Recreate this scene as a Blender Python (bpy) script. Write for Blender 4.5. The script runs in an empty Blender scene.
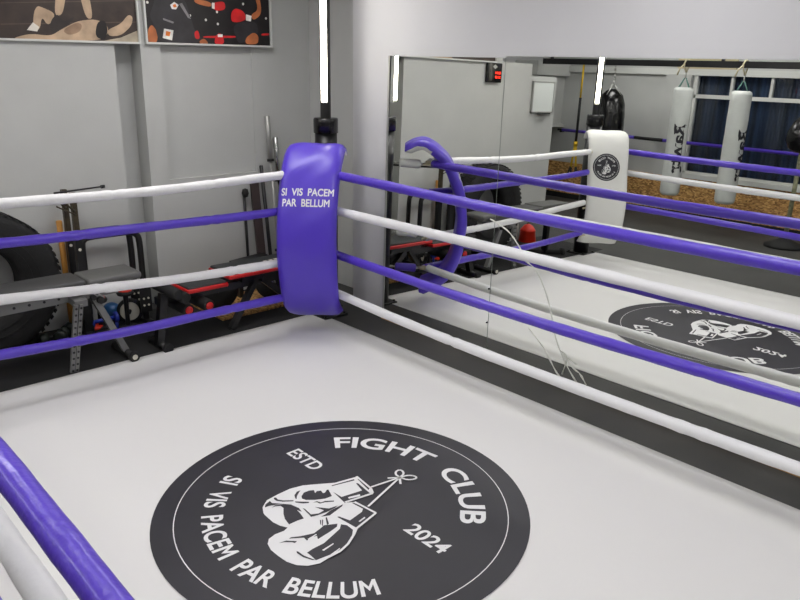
import bpy, bmesh, math, random
from mathutils import Vector, Matrix
GLOVES=[(1,[(-0.206,0.102),(-0.267,0.007),(-0.302,-0.051),(-0.321,-0.126),(-0.318,-0.208),(-0.308,-0.287),(-0.266,-0.342),(-0.215,-0.369),(-0.195,-0.373),(-0.114,-0.377),(-0.064,-0.367),(-0.023,-0.346),(0.012,-0.233),(0.008,-0.099),(-0.006,0.015),(0.027,0.188),(-0.02,0.213),(-0.176,0.236)]),(0,[(-0.139,0.036),(-0.066,0.039),(-0.043,0.167),(-0.123,0.189),(-0.116,0.198),(0.014,0.181),(-0.007,0.016)]),(1,[(-0.041,0.064),(-0.021,0.133),(-0.004,0.122),(-0.026,0.059)]),(0,[(-0.196,0.07),(-0.164,0.208),(-0.152,0.202),(-0.188,0.067)]),(0,[(-0.152,0.224),(-0.148,0.23),(-0.032,0.214),(-0.023,0.197)]),(0,[(-0.217,-0.122),(-0.237,-0.091),(-0.235,-0.058),(-0.221,-0.034),(-0.192,-0.048),(-0.202,-0.028),(-0.191,-0.008),(-0.163,-0.015),(-0.16,-0.004),(-0.177,0.023),(-0.172,0.03),(-0.107,0.004),(-0.112,-0.04),(-0.138,-0.089),(-0.17,-0.126),(-0.195,-0.135)]),(0,[(-0.268,-0.092),(-0.27,-0.115),(-0.25,-0.146),(-0.218,-0.162),(-0.21,-0.16),(-0.233,-0.141),(-0.255,-0.112)]),(0,[(-0.303,-0.245),(-0.296,-0.236),(-0.273,-0.239),(-0.248,-0.223),(-0.212,-0.179),(-0.203,-0.186),(-0.237,-0.231),(-0.267,-0.252),(-0.291,-0.253)]),(0,[(-0.197,-0.18),(-0.143,-0.125),(-0.134,-0.132),(-0.151,-0.159),(-0.186,-0.184)]),(0,[(-0.124,-0.113),(-0.12,-0.089),(-0.095,-0.08),(-0.093,-0.055),(-0.064,-0.015),(-0.056,-0.022),(-0.083,-0.063),(-0.09,-0.091),(-0.112,-0.095)]),(0,[(-0.227,-0.311),(-0.235,-0.284),(-0.215,-0.239),(-0.186,-0.214),(-0.13,-0.201),(-0.091,-0.21),(-0.122,-0.22),(-0.089,-0.224),(-0.034,-0.238),(-0.04,-0.272),(-0.041,-0.327),(-0.095,-0.315),(-0.138,-0.295),(-0.185,-0.263),(-0.213,-0.263),(-0.227,-0.289)]),(0,[(-0.254,-0.335),(-0.276,-0.317),(-0.289,-0.28),(-0.265,-0.283),(-0.215,-0.239),(-0.24,-0.28),(-0.252,-0.311)]),(0,[(-0.118,-0.187),(-0.102,-0.182),(-0.039,-0.188),(-0.019,-0.151),(-0.024,-0.114),(-0.082,-0.131),(-0.064,-0.117),(-0.021,-0.083),(-0.015,-0.047),(-0.012,-0.029),(-0.004,-0.056),(-0.002,-0.111),(-0.011,-0.17),(-0.021,-0.202),(-0.041,-0.197)]),(1,[(-0.023,-0.346),(-0.011,-0.379),(-0.016,-0.43),(-0.004,-0.474),(0.026,-0.501),(0.077,-0.516),(0.139,-0.516),(0.205,-0.51),(0.258,-0.489),(0.296,-0.452),(0.319,-0.398),(0.314,-0.346),(0.315,-0.274),(0.294,-0.207),(0.25,-0.132),(0.222,-0.093),(0.182,0.078),(0.019,0.058),(-0.009,0.011),(0.034,-0.119),(-0.03,-0.247),(-0.034,-0.32)]),(0,[(0.019,0.043),(0.023,0.051),(0.162,0.078),(0.178,0.067),(0.212,-0.084),(0.069,-0.099),(0.073,-0.089),(0.139,-0.068),(0.12,0.029),(0.102,0.052)]),(1,[(0.175,-0.04),(0.164,0.01),(0.175,0.008),(0.183,-0.037)]),(0,[(0.013,-0.136),(0.001,-0.093),(-0.002,-0.002),(0.01,-0.018),(0.034,-0.119)]),(0,[(0.136,-0.125),(0.163,-0.107),(0.214,-0.109),(0.25,-0.145),(0.282,-0.197),(0.3,-0.262),(0.299,-0.323),(0.288,-0.399),(0.234,-0.396),(0.212,-0.397),(0.206,-0.357),(0.206,-0.289),(0.163,-0.154)]),(0,[(0.096,-0.231),(0.085,-0.197),(0.12,-0.136),(0.139,-0.154),(0.15,-0.208),(0.16,-0.292),(0.134,-0.278),(0.124,-0.314),(0.134,-0.34),(0.104,-0.337),(0.061,-0.398),(0.058,-0.384),(0.081,-0.345),(0.107,-0.277)]),(0,[(0.032,-0.183),(0.04,-0.181),(0.075,-0.208),(0.061,-0.204)]),(0,[(0.036,-0.172),(0.047,-0.173),(0.091,-0.209),(0.075,-0.202)]),(0,[(0.037,-0.15),(0.038,-0.142),(0.091,-0.169),(0.095,-0.185)]),(0,[(0.059,-0.457),(0.065,-0.419),(0.105,-0.38),(0.111,-0.397),(0.095,-0.404),(0.072,-0.43)]),(0,[(0.169,-0.429),(0.179,-0.424),(0.222,-0.422),(0.272,-0.405),(0.288,-0.399),(0.275,-0.413),(0.228,-0.432),(0.183,-0.436)]),(1,[(0.245,-0.331),(0.237,-0.254),(0.245,-0.258),(0.256,-0.327)]),(1,[(0.299,-0.317),(0.289,-0.253),(0.297,-0.259),(0.306,-0.316)]),(1,[(0.126,-0.331),(0.12,-0.274),(0.127,-0.273),(0.135,-0.329)])]
LACES=[[(-0.031,0.223),(-0.0,0.413)],[(0.106,0.084),(-0.0,0.413)],[(-0.0,0.413),(-0.041,0.357)],[(-0.0,0.413),(0.055,0.37)],[(-0.0,0.413),(-0.006,0.428),(-0.007,0.444),(-0.017,0.46),(-0.033,0.472),(-0.05,0.476),(-0.062,0.471),(-0.066,0.457),(-0.061,0.44),(-0.047,0.425),(-0.03,0.417),(-0.015,0.418),(-0.0,0.413)],[(-0.0,0.413),(0.02,0.422),(0.036,0.425),(0.053,0.438),(0.065,0.456),(0.069,0.474),(0.064,0.487),(0.051,0.491),(0.034,0.485),(0.018,0.471),(0.008,0.452),(0.006,0.435),(-0.0,0.413)],[(-0.008,0.017),(0.023,0.19),(-0.02,0.213),(-0.173,0.234)],[(0.023,0.058),(0.18,0.076),(0.219,-0.09),(0.25,-0.132),(0.292,-0.205),(0.312,-0.272),(0.311,-0.344)]]
POSTER_A=[('rope',[(1.853,2.542),(2.904,2.623),(2.903,2.615),(1.852,2.536)]),('rope',[(1.833,2.397),(2.889,2.457),(2.888,2.449),(1.832,2.389)]),('mat',[(1.818,2.283),(2.875,2.306),(2.873,2.28),(1.815,2.261)]),('mat',[(2.575,2.298),(2.725,2.328),(2.883,2.392),(2.874,2.29)]),('skin',[(2.251,2.639),(2.33,2.645),(2.284,2.478),(2.221,2.468)]),('skin',[(2.424,2.651),(2.499,2.656),(2.515,2.46),(2.458,2.461)]),('skin',[(2.051,2.361),(2.074,2.489),(2.104,2.532),(2.132,2.527),(2.219,2.493),(2.219,2.45),(2.164,2.394),(2.128,2.46),(2.102,2.363)]),('skin',[(1.925,2.307),(2.034,2.335),(2.177,2.322),(2.257,2.371),(2.386,2.439),(2.528,2.46),(2.62,2.427),(2.63,2.36),(2.559,2.3),(2.248,2.291),(1.956,2.277),(1.908,2.288)]),('shade',[(2.264,2.366),(2.385,2.432),(2.426,2.412),(2.4,2.359),(2.313,2.33)]),('trunks',[(2.182,2.423),(2.241,2.49),(2.281,2.424),(2.374,2.475),(2.342,2.427),(2.258,2.376),(2.178,2.33)]),('white',[(2.008,2.359),(2.058,2.415),(2.1,2.384),(2.082,2.351)]),('skin',[(2.616,2.382),(2.735,2.432),(2.801,2.508),(2.841,2.49),(2.821,2.42),(2.727,2.343),(2.627,2.334)]),('hair',[(2.542,2.439),(2.607,2.456),(2.624,2.382),(2.591,2.298),(2.514,2.33)])]
POSTER_B=[('skin',[(2.961,2.403),(3.0,2.443),(3.047,2.374),(3.031,2.293),(2.951,2.288)]),('trunks2',[(3.02,2.584),(3.055,2.678),(3.297,2.694),(3.357,2.506),(3.387,2.394),(3.496,2.307),(3.049,2.295),(3.025,2.428),(2.979,2.504)]),('shine',[(3.254,2.612),(3.282,2.622),(3.357,2.498),(3.329,2.505)]),('shine',[(3.101,2.494),(3.198,2.467),(3.187,2.454),(3.1,2.479)]),('white',[(3.103,2.411),(3.187,2.4),(3.168,2.319),(3.084,2.336)]),('orange',[(3.119,2.393),(3.16,2.386),(3.147,2.351),(3.111,2.356)]),('white',[(3.172,2.6),(3.21,2.626),(3.25,2.604),(3.223,2.567),(3.184,2.569)]),('orange',[(3.195,2.601),(3.221,2.611),(3.231,2.587),(3.203,2.581)]),('red',[(3.378,2.394),(3.417,2.412),(3.431,2.338),(3.383,2.337)]),('skin',[(3.42,2.322),(3.47,2.348),(3.515,2.299),(3.428,2.297)]),('red',[(3.461,2.364),(3.79,2.378),(3.789,2.358),(3.46,2.347)]),('red',[(4.054,2.404),(4.142,2.412),(4.141,2.391),(4.054,2.385)]),('red',[(3.579,2.368),(3.62,2.394),(3.658,2.374),(3.664,2.3),(3.564,2.297)]),('white',[(3.603,2.382),(3.651,2.384),(3.65,2.36),(3.602,2.359)]),('skin',[(3.388,2.668),(3.557,2.643),(3.554,2.601),(3.403,2.624)]),('red',[(3.566,2.639),(3.685,2.662),(3.695,2.592),(3.611,2.574),(3.564,2.595)]),('white',[(3.561,2.64),(3.588,2.641),(3.585,2.589),(3.558,2.594)]),('skin',[(3.945,2.559),(4.031,2.606),(3.995,2.723),(4.047,2.726),(4.066,2.574),(3.974,2.51)]),('red',[(3.746,2.571),(3.793,2.61),(3.874,2.589),(3.905,2.524),(3.827,2.491),(3.742,2.491)]),('white',[(3.897,2.562),(3.955,2.551),(3.946,2.503),(3.894,2.511)]),('trunks2',[(3.745,2.474),(3.996,2.519),(4.033,2.4),(3.859,2.317),(3.797,2.315)]),('skin',[(3.883,2.361),(3.969,2.415),(4.023,2.382),(4.011,2.309),(3.88,2.305)])]
POSTER_DOTS=[(3.614,2.469),(3.499,2.497),(3.611,2.568),(4.114,2.538),(3.349,2.525),(2.974,2.609),(3.877,2.648)]
CRACKS=[[(3.602,1.082),(3.532,1.064),(3.424,1.022),(3.354,0.968),(3.293,0.906),(3.241,0.834),(3.146,0.788),(3.054,0.661),(2.986,0.514),(2.934,0.356),(2.881,0.258),(2.8,0.146),(2.714,0.053)],[(3.174,0.35),(3.105,0.3),(3.007,0.22),(2.906,0.097),(2.858,0.051)],[(2.862,0.248),(2.768,0.164),(2.698,0.134),(2.641,0.07)],[(2.881,0.258),(2.817,0.224),(2.844,0.086)],[(2.817,0.224),(2.738,0.196)]]
PANEL_E = 7.5; EXPO = 0.62; SGN = -1; SGP = -1; SGW = 1; UB = 0.1
C = bpy.context.scene.collection
PI = math.pi
V = Vector
random.seed(4)

# ---------------------------------------------------------------- materials
def lin(c):
    return tuple(((x/255)/12.92 if x/255 <= .04045 else ((x/255+.055)/1.055)**2.4) for x in c) + (1,)

def mat(name, rgb, rough=.5, metal=0, spec=.5, var=0., scale=8., bump=0., bscale=40., stretch=None, coat=0, emit=0, detail=4):
    m = bpy.data.materials.new(name); m.use_nodes = True
    n = m.node_tree.nodes; l = m.node_tree.links; p = n['Principled BSDF']
    col = lin(rgb)
    p.inputs['Base Color'].default_value = col
    p.inputs['Roughness'].default_value = rough; p.inputs['Metallic'].default_value = metal
    p.inputs['Specular IOR Level'].default_value = spec
    p.inputs['Coat Weight'].default_value = coat
    tc = n.new('ShaderNodeTexCoord'); mp = n.new('ShaderNodeMapping'); l.new(tc.outputs['Object'], mp.inputs['Vector'])
    if stretch: mp.inputs['Scale'].default_value = stretch
    if var:
        t = n.new('ShaderNodeTexNoise'); t.inputs['Scale'].default_value = scale; t.inputs['Detail'].default_value = detail
        l.new(mp.outputs[0], t.inputs['Vector'])
        r = n.new('ShaderNodeValToRGB'); l.new(t.outputs['Fac'], r.inputs[0])
        r.color_ramp.elements[0].position = .3; r.color_ramp.elements[1].position = .7
        r.color_ramp.elements[0].color = tuple(x*(1-var) for x in col[:3])+(1,)
        r.color_ramp.elements[1].color = tuple(min(1, x*(1+var)) for x in col[:3])+(1,)
        l.new(r.outputs[0], p.inputs['Base Color'])
    if bump:
        t = n.new('ShaderNodeTexNoise'); t.inputs['Scale'].default_value = bscale; t.inputs['Detail'].default_value = 3
        l.new(mp.outputs[0], t.inputs['Vector'])
        b = n.new('ShaderNodeBump'); b.inputs['Strength'].default_value = bump; b.inputs['Distance'].default_value = .02
        l.new(t.outputs['Fac'], b.inputs['Height']); l.new(b.outputs[0], p.inputs['Normal'])
    if emit:
        p.inputs['Emission Color'].default_value = col; p.inputs['Emission Strength'].default_value = emit
    return m

M = {}
M['canvas'] = mat('white_canvas', (217,216,214), .55, bump=.10, bscale=3, stretch=(1,1,1), spec=.35)
M['canvas_edge'] = mat('canvas_edge', (96,96,98), .8)
M['print_black'] = mat('black_print', (33,32,39), .45, var=.12, scale=3)
M['print_white'] = mat('white_print', (224,224,224), .5)
M['purple'] = mat('purple_vinyl', (82,56,188), .36, bump=.45, bscale=14, coat=.15)
M['purple_pad'] = mat('purple_pad_vinyl', (80,55,190), .38, bump=.12, bscale=9, coat=.1)
M['white_vinyl'] = mat('white_vinyl', (228,228,228), .38, bump=.4, bscale=14)
M['white_pad'] = mat('white_pad_vinyl', (222,222,218), .42, bump=.12, bscale=8)
M['floor'] = mat('black_rubber_floor', (60,60,58), .62, var=.22, scale=2.5, bump=.15, bscale=180, detail=8)
M['wall_grey'] = mat('grey_paint', (186,187,184), .75, var=.03, scale=3, bump=.03, bscale=60)
M['wall_white'] = mat('white_paint', (204,204,205), .75, var=.02, scale=2)
M['ceil'] = mat('ceiling_white', (225,225,222), .85)
M['black_metal'] = mat('black_powder_metal', (18,18,19), .35)
M['black_gloss'] = mat('black_gloss', (14,14,15), .22)
M['black_rubber'] = mat('black_rubber', (20,20,20), .75, var=.2, scale=12)
M['tire'] = mat('tire_rubber', (27,27,27), .8, var=.3, scale=10, bump=.3, bscale=60)
M['dark_vinyl'] = mat('dark_grey_vinyl', (62,62,62), .5, bump=.1, bscale=80)
M['grey_vinyl'] = mat('grey_vinyl', (88,88,86), .5, bump=.1, bscale=80)
M['black_vinyl'] = mat('black_vinyl', (42,45,46), .5, bump=.15, bscale=120)
M['grey_steel'] = mat('grey_painted_steel', (118,118,116), .45, metal=.2)
M['brown_steel'] = mat('worn_bronze_steel', (72,64,50), .45, metal=.4, var=.3, scale=20)
M['chrome'] = mat('chrome', (200,200,198), .22, metal=1)
M['silver'] = mat('dull_silver', (176,176,172), .4, metal=.6)
M['red'] = mat('red_trim', (196,24,26), .4)
M['red_plastic'] = mat('red_plastic', (226,48,26), .35)
M['wood_stick'] = mat('orange_wood', (208,148,70), .55, var=.15, scale=6, stretch=(8,8,1))
M['wood'] = mat('plywood_edge', (178,136,84), .6, var=.2, scale=8)
M['bag_white'] = mat('white_bag_leather', (205,208,204), .5, var=.06, scale=5, bump=.2, bscale=12)
M['white_frame'] = mat('white_frame', (206,207,203), .5)
M['beige'] = mat('beige_board', (196,184,150), .7)
M['rope_beige'] = mat('hemp_rope', (200,190,160), .8)
M['yellow'] = mat('yellow_strap', (216,178,34), .6)
M['brown_board'] = mat('dark_brown_board', (58,46,46), .6, var=.2, scale=10)
M['white_plastic'] = mat('white_plastic', (214,210,196), .45)
M['blue'] = mat('blue_plastic', (28,86,140), .4)
M['blue_bar'] = mat('blue_bar', (34,52,150), .4)
M['dark_green'] = mat('dark_green_iron', (14,24,17), .55)
M['board_white'] = mat('whiteboard', (222,226,222), .3)
M['pole'] = mat('mottled_pole', (120,120,92), .5, var=.5, scale=20)
M['teal_ring'] = mat('teal_cord', (90,130,120), .6)
M['crack'] = mat('fractured_glass', (214,216,206), .3)
M['red_led'] = mat('red_led', (255,40,22), .4, emit=2.2)
M['led'] = mat('led_diffuser', (255,247,230), .4, emit=11)
M['panel'] = mat('ceiling_light_diffuser', (254,252,253), .4, emit=PANEL_E)
# poster inks
for nm, c in dict(p_bg=(58,46,40), p_rope=(84,70,60), p_mat=(182,170,148), p_skin=(186,160,132), p_shade=(150,122,98), p_trunks=(50,42,38), p_white=(226,220,208), p_hair=(30,24,22),
                  q_bg=(26,23,25), q_skin=(182,106,62), q_trunks2=(44,42,46), q_shine=(130,128,130), q_white=(232,228,222), q_orange=(226,120,40), q_red=(206,30,34)).items():
    M[nm] = mat('ink_'+nm, c, .45, var=.28, scale=9, detail=6)

def osb_material():
    m = bpy.data.materials.new('osb_chipboard'); m.use_nodes = True
    n = m.node_tree.nodes; l = m.node_tree.links; p = n['Principled BSDF']; p.inputs['Roughness'].default_value = .7
    tc = n.new('ShaderNodeTexCoord'); v = n.new('ShaderNodeTexVoronoi'); v.inputs['Scale'].default_value = 55; v.feature = 'F1'
    mp = n.new('ShaderNodeMapping'); mp.inputs['Scale'].default_value = (1,.5,1); mp.inputs['Rotation'].default_value = (.5,.3,.4)
    l.new(tc.outputs['Object'], mp.inputs[0]); l.new(mp.outputs[0], v.inputs['Vector'])
    r = n.new('ShaderNodeValToRGB'); l.new(v.outputs['Color'], r.inputs[0])
    e = r.color_ramp.elements; e[0].color = lin((128,92,50)); e[1].color = lin((222,178,112)); e[0].position = .15; e[1].position = .85
    k = e.new(.5); k.color = lin((184,136,78))
    l.new(r.outputs[0], p.inputs['Base Color']); return m
M['osb'] = osb_material()

def blind_material():
    m = bpy.data.materials.new('dark_blue_blind'); m.use_nodes = True
    n = m.node_tree.nodes; l = m.node_tree.links; p = n['Principled BSDF']; p.inputs['Roughness'].default_value = .6
    tc = n.new('ShaderNodeTexCoord'); t = n.new('ShaderNodeTexNoise'); mp = n.new('ShaderNodeMapping')
    mp.inputs['Scale'].default_value = (1,5,.05); t.inputs['Scale'].default_value = 3
    l.new(tc.outputs['Object'], mp.inputs[0]); l.new(mp.outputs[0], t.inputs['Vector'])
    r = n.new('ShaderNodeValToRGB'); l.new(t.outputs['Fac'], r.inputs[0])
    e = r.color_ramp.elements; e[0].position = .35; e[1].position = .68; e[0].color = lin((62,68,78)); e[1].color = lin((84,100,128))
    l.new(r.outputs[0], p.inputs['Base Color']); return m
M['blind'] = blind_material()

def mirror_material():
    m = bpy.data.materials.new('silvered_mirror'); m.use_nodes = True
    p = m.node_tree.nodes['Principled BSDF']
    p.inputs['Base Color'].default_value = (.95,.965,.92,1); p.inputs['Metallic'].default_value = 1; p.inputs['Roughness'].default_value = .0
    return m
M['mirror'] = mirror_material()
M['glass_edge'] = mat('glass_edge', (150,158,150), .25)

def pane_material():
    m = bpy.data.materials.new('window_pane'); m.use_nodes = True
    n = m.node_tree.nodes; l = m.node_tree.links; out = n['Material Output']; n.remove(n['Principled BSDF'])
    t = n.new('ShaderNodeBsdfTransparent'); t.inputs[0].default_value = (.86,.9,.95,1)
    g = n.new('ShaderNodeBsdfGlossy'); g.inputs['Roughness'].default_value = .03
    f = n.new('ShaderNodeFresnel'); f.inputs['IOR'].default_value = 1.45
    x = n.new('ShaderNodeMixShader'); l.new(f.outputs[0], x.inputs[0]); l.new(t.outputs[0], x.inputs[1]); l.new(g.outputs[0], x.inputs[2]); l.new(x.outputs[0], out.inputs[0])
    return m
M['pane'] = pane_material()

# ---------------------------------------------------------------- mesh building
class MB:
    """collects geometry in world coordinates; build() links it as one mesh object"""
    def __init__(s): s.v = []; s.f = []; s.mi = []; s.sm = []
    def add(s, vs, fs, mi=0, sm=False):
        o = len(s.v); s.v += [tuple(x) for x in vs]
        for f in fs: s.f.append([o+i for i in f]); s.mi.append(mi); s.sm.append(sm)
        return s
    def box(s, x0, x1, y0, y1, z0, z1, mi=0):
        vs = [(x,y,z) for x in (x0,x1) for y in (y0,y1) for z in (z0,z1)]
        return s.add(vs, [(0,1,3,2),(4,6,7,5),(0,4,5,1),(2,3,7,6),(0,2,6,4),(1,5,7,3)], mi)
    def rbox(s, x0, x1, y0, y1, z0, z1, r=.01, mi=0, seg=3):
        """box with rounded edges"""
        bm = bmesh.new(); bmesh.ops.create_cube(bm, size=1)
        for v in bm.verts: v.co = V(((x0+x1)/2+v.co.x*(x1-x0), (y0+y1)/2+v.co.y*(y1-y0), (z0+z1)/2+v.co.z*(z1-z0)))
        bmesh.ops.bevel(bm, geom=list(bm.edges), offset=r, segments=seg, affect='EDGES', profile=.5)
        bm.verts.index_update(); s.add([v.co[:] for v in bm.verts], [[v.index for v in f.verts] for f in bm.faces], mi, True); bm.free(); return s
    def beam(s, a, b, w, h, up=(0,0,1), mi=0):
        """rectangular bar from a to b, w across and h along up"""
        a = V(a); b = V(b); d = (b-a).normalized(); u = V(up); x = d.cross(u).normalized(); u = x.cross(d).normalized()
        vs = [p+x*(i*w/2)+u*(j*h/2) for p in (a,b) for i,j in ((-1,-1),(1,-1),(1,1),(-1,1))]
        return s.add(vs, [(3,2,1,0),(4,5,6,7),(0,1,5,4),(1,2,6,5),(2,3,7,6),(3,0,4,7)], mi)
    def tube(s, pts, r, n=14, mi=0, caps=True):
        """tube along pts; r a number or a list"""
        pts = [V(p) for p in pts]; k = len(pts); rs = r if isinstance(r, (list,tuple)) else [r]*k
        T = [(pts[min(i+1,k-1)]-pts[max(i-1,0)]).normalized() for i in range(k)]
        u = T[0].orthogonal().normalized(); vs = []
        for i in range(k):
            u = (u - T[i]*u.dot(T[i])).normalized(); w = T[i].cross(u)
            vs += [pts[i]+(u*math.cos(2*PI*j/n)+w*math.sin(2*PI*j/n))*rs[i] for j in range(n)]
        fs = [(i*n+j, i*n+(j+1)%n, (i+1)*n+(j+1)%n, (i+1)*n+j) for i in range(k-1) for j in range(n)]
        s.add(vs, fs, mi, True)
        if caps:
            o = len(s.v)-k*n
            s.f.append([o+j for j in reversed(range(n))]); s.mi.append(mi); s.sm.append(False)
            s.f.append([o+(k-1)*n+j for j in range(n)]); s.mi.append(mi); s.sm.append(False)
        return s
    def cyl(s, a, b, r, n=24, mi=0, bev=0):
        a = V(a); b = V(b); d = (b-a).normalized()
        if bev: return s.tube([a,a+d*.0001,a+d*bev,b-d*bev,b-d*.0001,b], [r-bev,r-bev*.9,r,r,r-bev*.9,r-bev], n, mi)
        return s.tube([a,b], r, n, mi)
    def lathe(s, prof, c, axis=(0,0,1), n=32, mi=0, closed=False):
        """prof: (radius, height) pairs round axis through c"""
        ax = V(axis).normalized(); u = ax.orthogonal().normalized(); w = ax.cross(u); c = V(c); k = len(prof)
        vs = [c+ax*h+(u*math.cos(2*PI*j/n)+w*math.sin(2*PI*j/n))*r for r,h in prof for j in range(n)]
        rng = range(k if closed else k-1)
        fs = [(i*n+j, i*n+(j+1)%n, ((i+1)%k)*n+(j+1)%n, ((i+1)%k)*n+j) for i in rng for j in range(n)]
        return s.add(vs, fs, mi, True)
    def poly(s, pts, mi=0): return s.add(pts, [list(range(len(pts)))], mi)
    def prism(s, pts, d, mi=0):
        d = V(d); k = len(pts); p = [V(x) for x in pts]
        return s.add(p+[x+d for x in p], [list(reversed(range(k))), list(range(k,2*k))]+[(i,(i+1)%k,k+(i+1)%k,k+i) for i in range(k)], mi)
    def build(s, name, mats, parent=None, fix=True):
        me = bpy.data.meshes.new(name)
        xs = list(zip(*s.v))
        o = V(parent['_o']) if parent is not None else V(((min(xs[0])+max(xs[0]))/2, (min(xs[1])+max(xs[1]))/2, min(xs[2])))
        me.from_pydata([tuple(V(p)-o) for p in s.v], [], s.f)
        for m in (mats if isinstance(mats, (list,tuple)) else [mats]): me.materials.append(M[m] if isinstance(m, str) else m)
        me.polygons.foreach_set('material_index', s.mi); me.polygons.foreach_set('use_smooth', s.sm)
        if fix:
            bm = bmesh.new(); bm.from_mesh(me); bmesh.ops.recalc_face_normals(bm, faces=bm.faces); bm.to_mesh(me); bm.free()
        me.update()
        ob = bpy.data.objects.new(name, me); C.objects.link(ob)
        if parent is not None: ob.parent = parent; ob['_o'] = tuple(o)
        else: ob.location = o; ob['_o'] = tuple(o)
        return ob

def tag(o, label, cat, group=None):
    o['label'] = label; o['category'] = cat
    if group: o['group'] = group
    return o
def thing(name, label, cat, loc, group=None):
    o = bpy.data.objects.new(name, None); C.objects.link(o); o.location = loc; o['_o'] = tuple(loc); o.empty_display_size = .1
    return tag(o, label, cat, group)
def struct(name, mb, m, parent=None):
    o = mb.build(name, m, parent); o['kind'] = 'structure'; return o
def lerp(a, b, t): return a+(b-a)*t
def smooth_path(ctrl, n):
    """Catmull-Rom through the control points"""
    p = [ctrl[0]]+list(ctrl)+[ctrl[-1]]; out = []; k = len(ctrl)-1
    for i in range(n+1):
        t = i/n*k; j = min(int(t), k-1); u = t-j; a,b,c,d = (V(q) for q in p[j:j+4])
        out.append(.5*((2*b)+(c-a)*u+(2*a-5*b+4*c-d)*u*u+(3*b-a-3*c+d)*u**3))
    return out

_glyphs = {}
def _font_mesh(body, bold=0.):
    cu = bpy.data.curves.new('lettering', 'FONT'); cu.body = body; cu.offset = bold; cu.resolution_u = 6
    ob = bpy.data.objects.new('lettering', cu); C.objects.link(ob)
    me = bpy.data.meshes.new_from_object(ob.evaluated_get(bpy.context.evaluated_depsgraph_get()))
    r = [(v.co.x, v.co.y) for v in me.vertices], [list(p.vertices) for p in me.polygons]
    bpy.data.objects.remove(ob); bpy.data.curves.remove(cu); bpy.data.meshes.remove(me); return r
def _glyph(ch, bold):
    """(verts, faces, advance) of one letter; the M is drawn by hand so that it thickens cleanly"""
    if (ch, bold) not in _glyphs:
        wid = lambda t: max(x for x,y in _font_mesh(t)[0])-min(x for x,y in _font_mesh(t)[0])
        adv = wid('H'+ch+'H')-wid('HH')
        if ch == ' ': v, f = [], []
        elif ch == 'M':
            t = .052+bold; h0, h1, x0, x1, xc = -bold*.5, .685+bold*.5, .07-bold*.8, .71+bold*.8, .39
            v, f = tri_fill([(x0,h0),(x0+2*t,h0),(x0+2*t,.47),(xc,.20),(x1-2*t,.47),(x1-2*t,h0),(x1,h0),(x1,h1),(x1-1.7*t,h1),(xc,.20+2.7*t),(x0+1.7*t,h1),(x0,h1)])
        else: v, f = _font_mesh(ch, bold)
        _glyphs[ch, bold] = (v, f, adv)
    return _glyphs[ch, bold]
def text_polys(body, bold=0., spacing=1.):
    """flat lettering as (verts, faces, width), centred, baseline at 0, cap height scaled to 1"""
    vs = []; fs = []; x0 = 0
    for ch in body:
        v, f, adv = _glyph(ch, bold); o = len(vs); vs += [(x0+x,y) for x,y in v]; fs += [[o+k for k in q] for q in f]; x0 += adv*spacing
    a = min(v[0] for v in vs); b = max(v[0] for v in vs)
    return [((x-(a+b)/2)/CAP, y/CAP) for x,y in vs], fs, (b-a)/CAP
def cap_height():
    cu = bpy.data.curves.new('cap', 'FONT'); cu.body = 'H'; ob = bpy.data.objects.new('cap', cu); C.objects.link(ob)
    me = bpy.data.meshes.new_from_object(ob.evaluated_get(bpy.context.evaluated_depsgraph_get()))
    h = max(v.co.y for v in me.vertices); bpy.data.objects.remove(ob); bpy.data.curves.remove(cu); bpy.data.meshes.remove(me); return h
CAP = cap_height()

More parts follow.
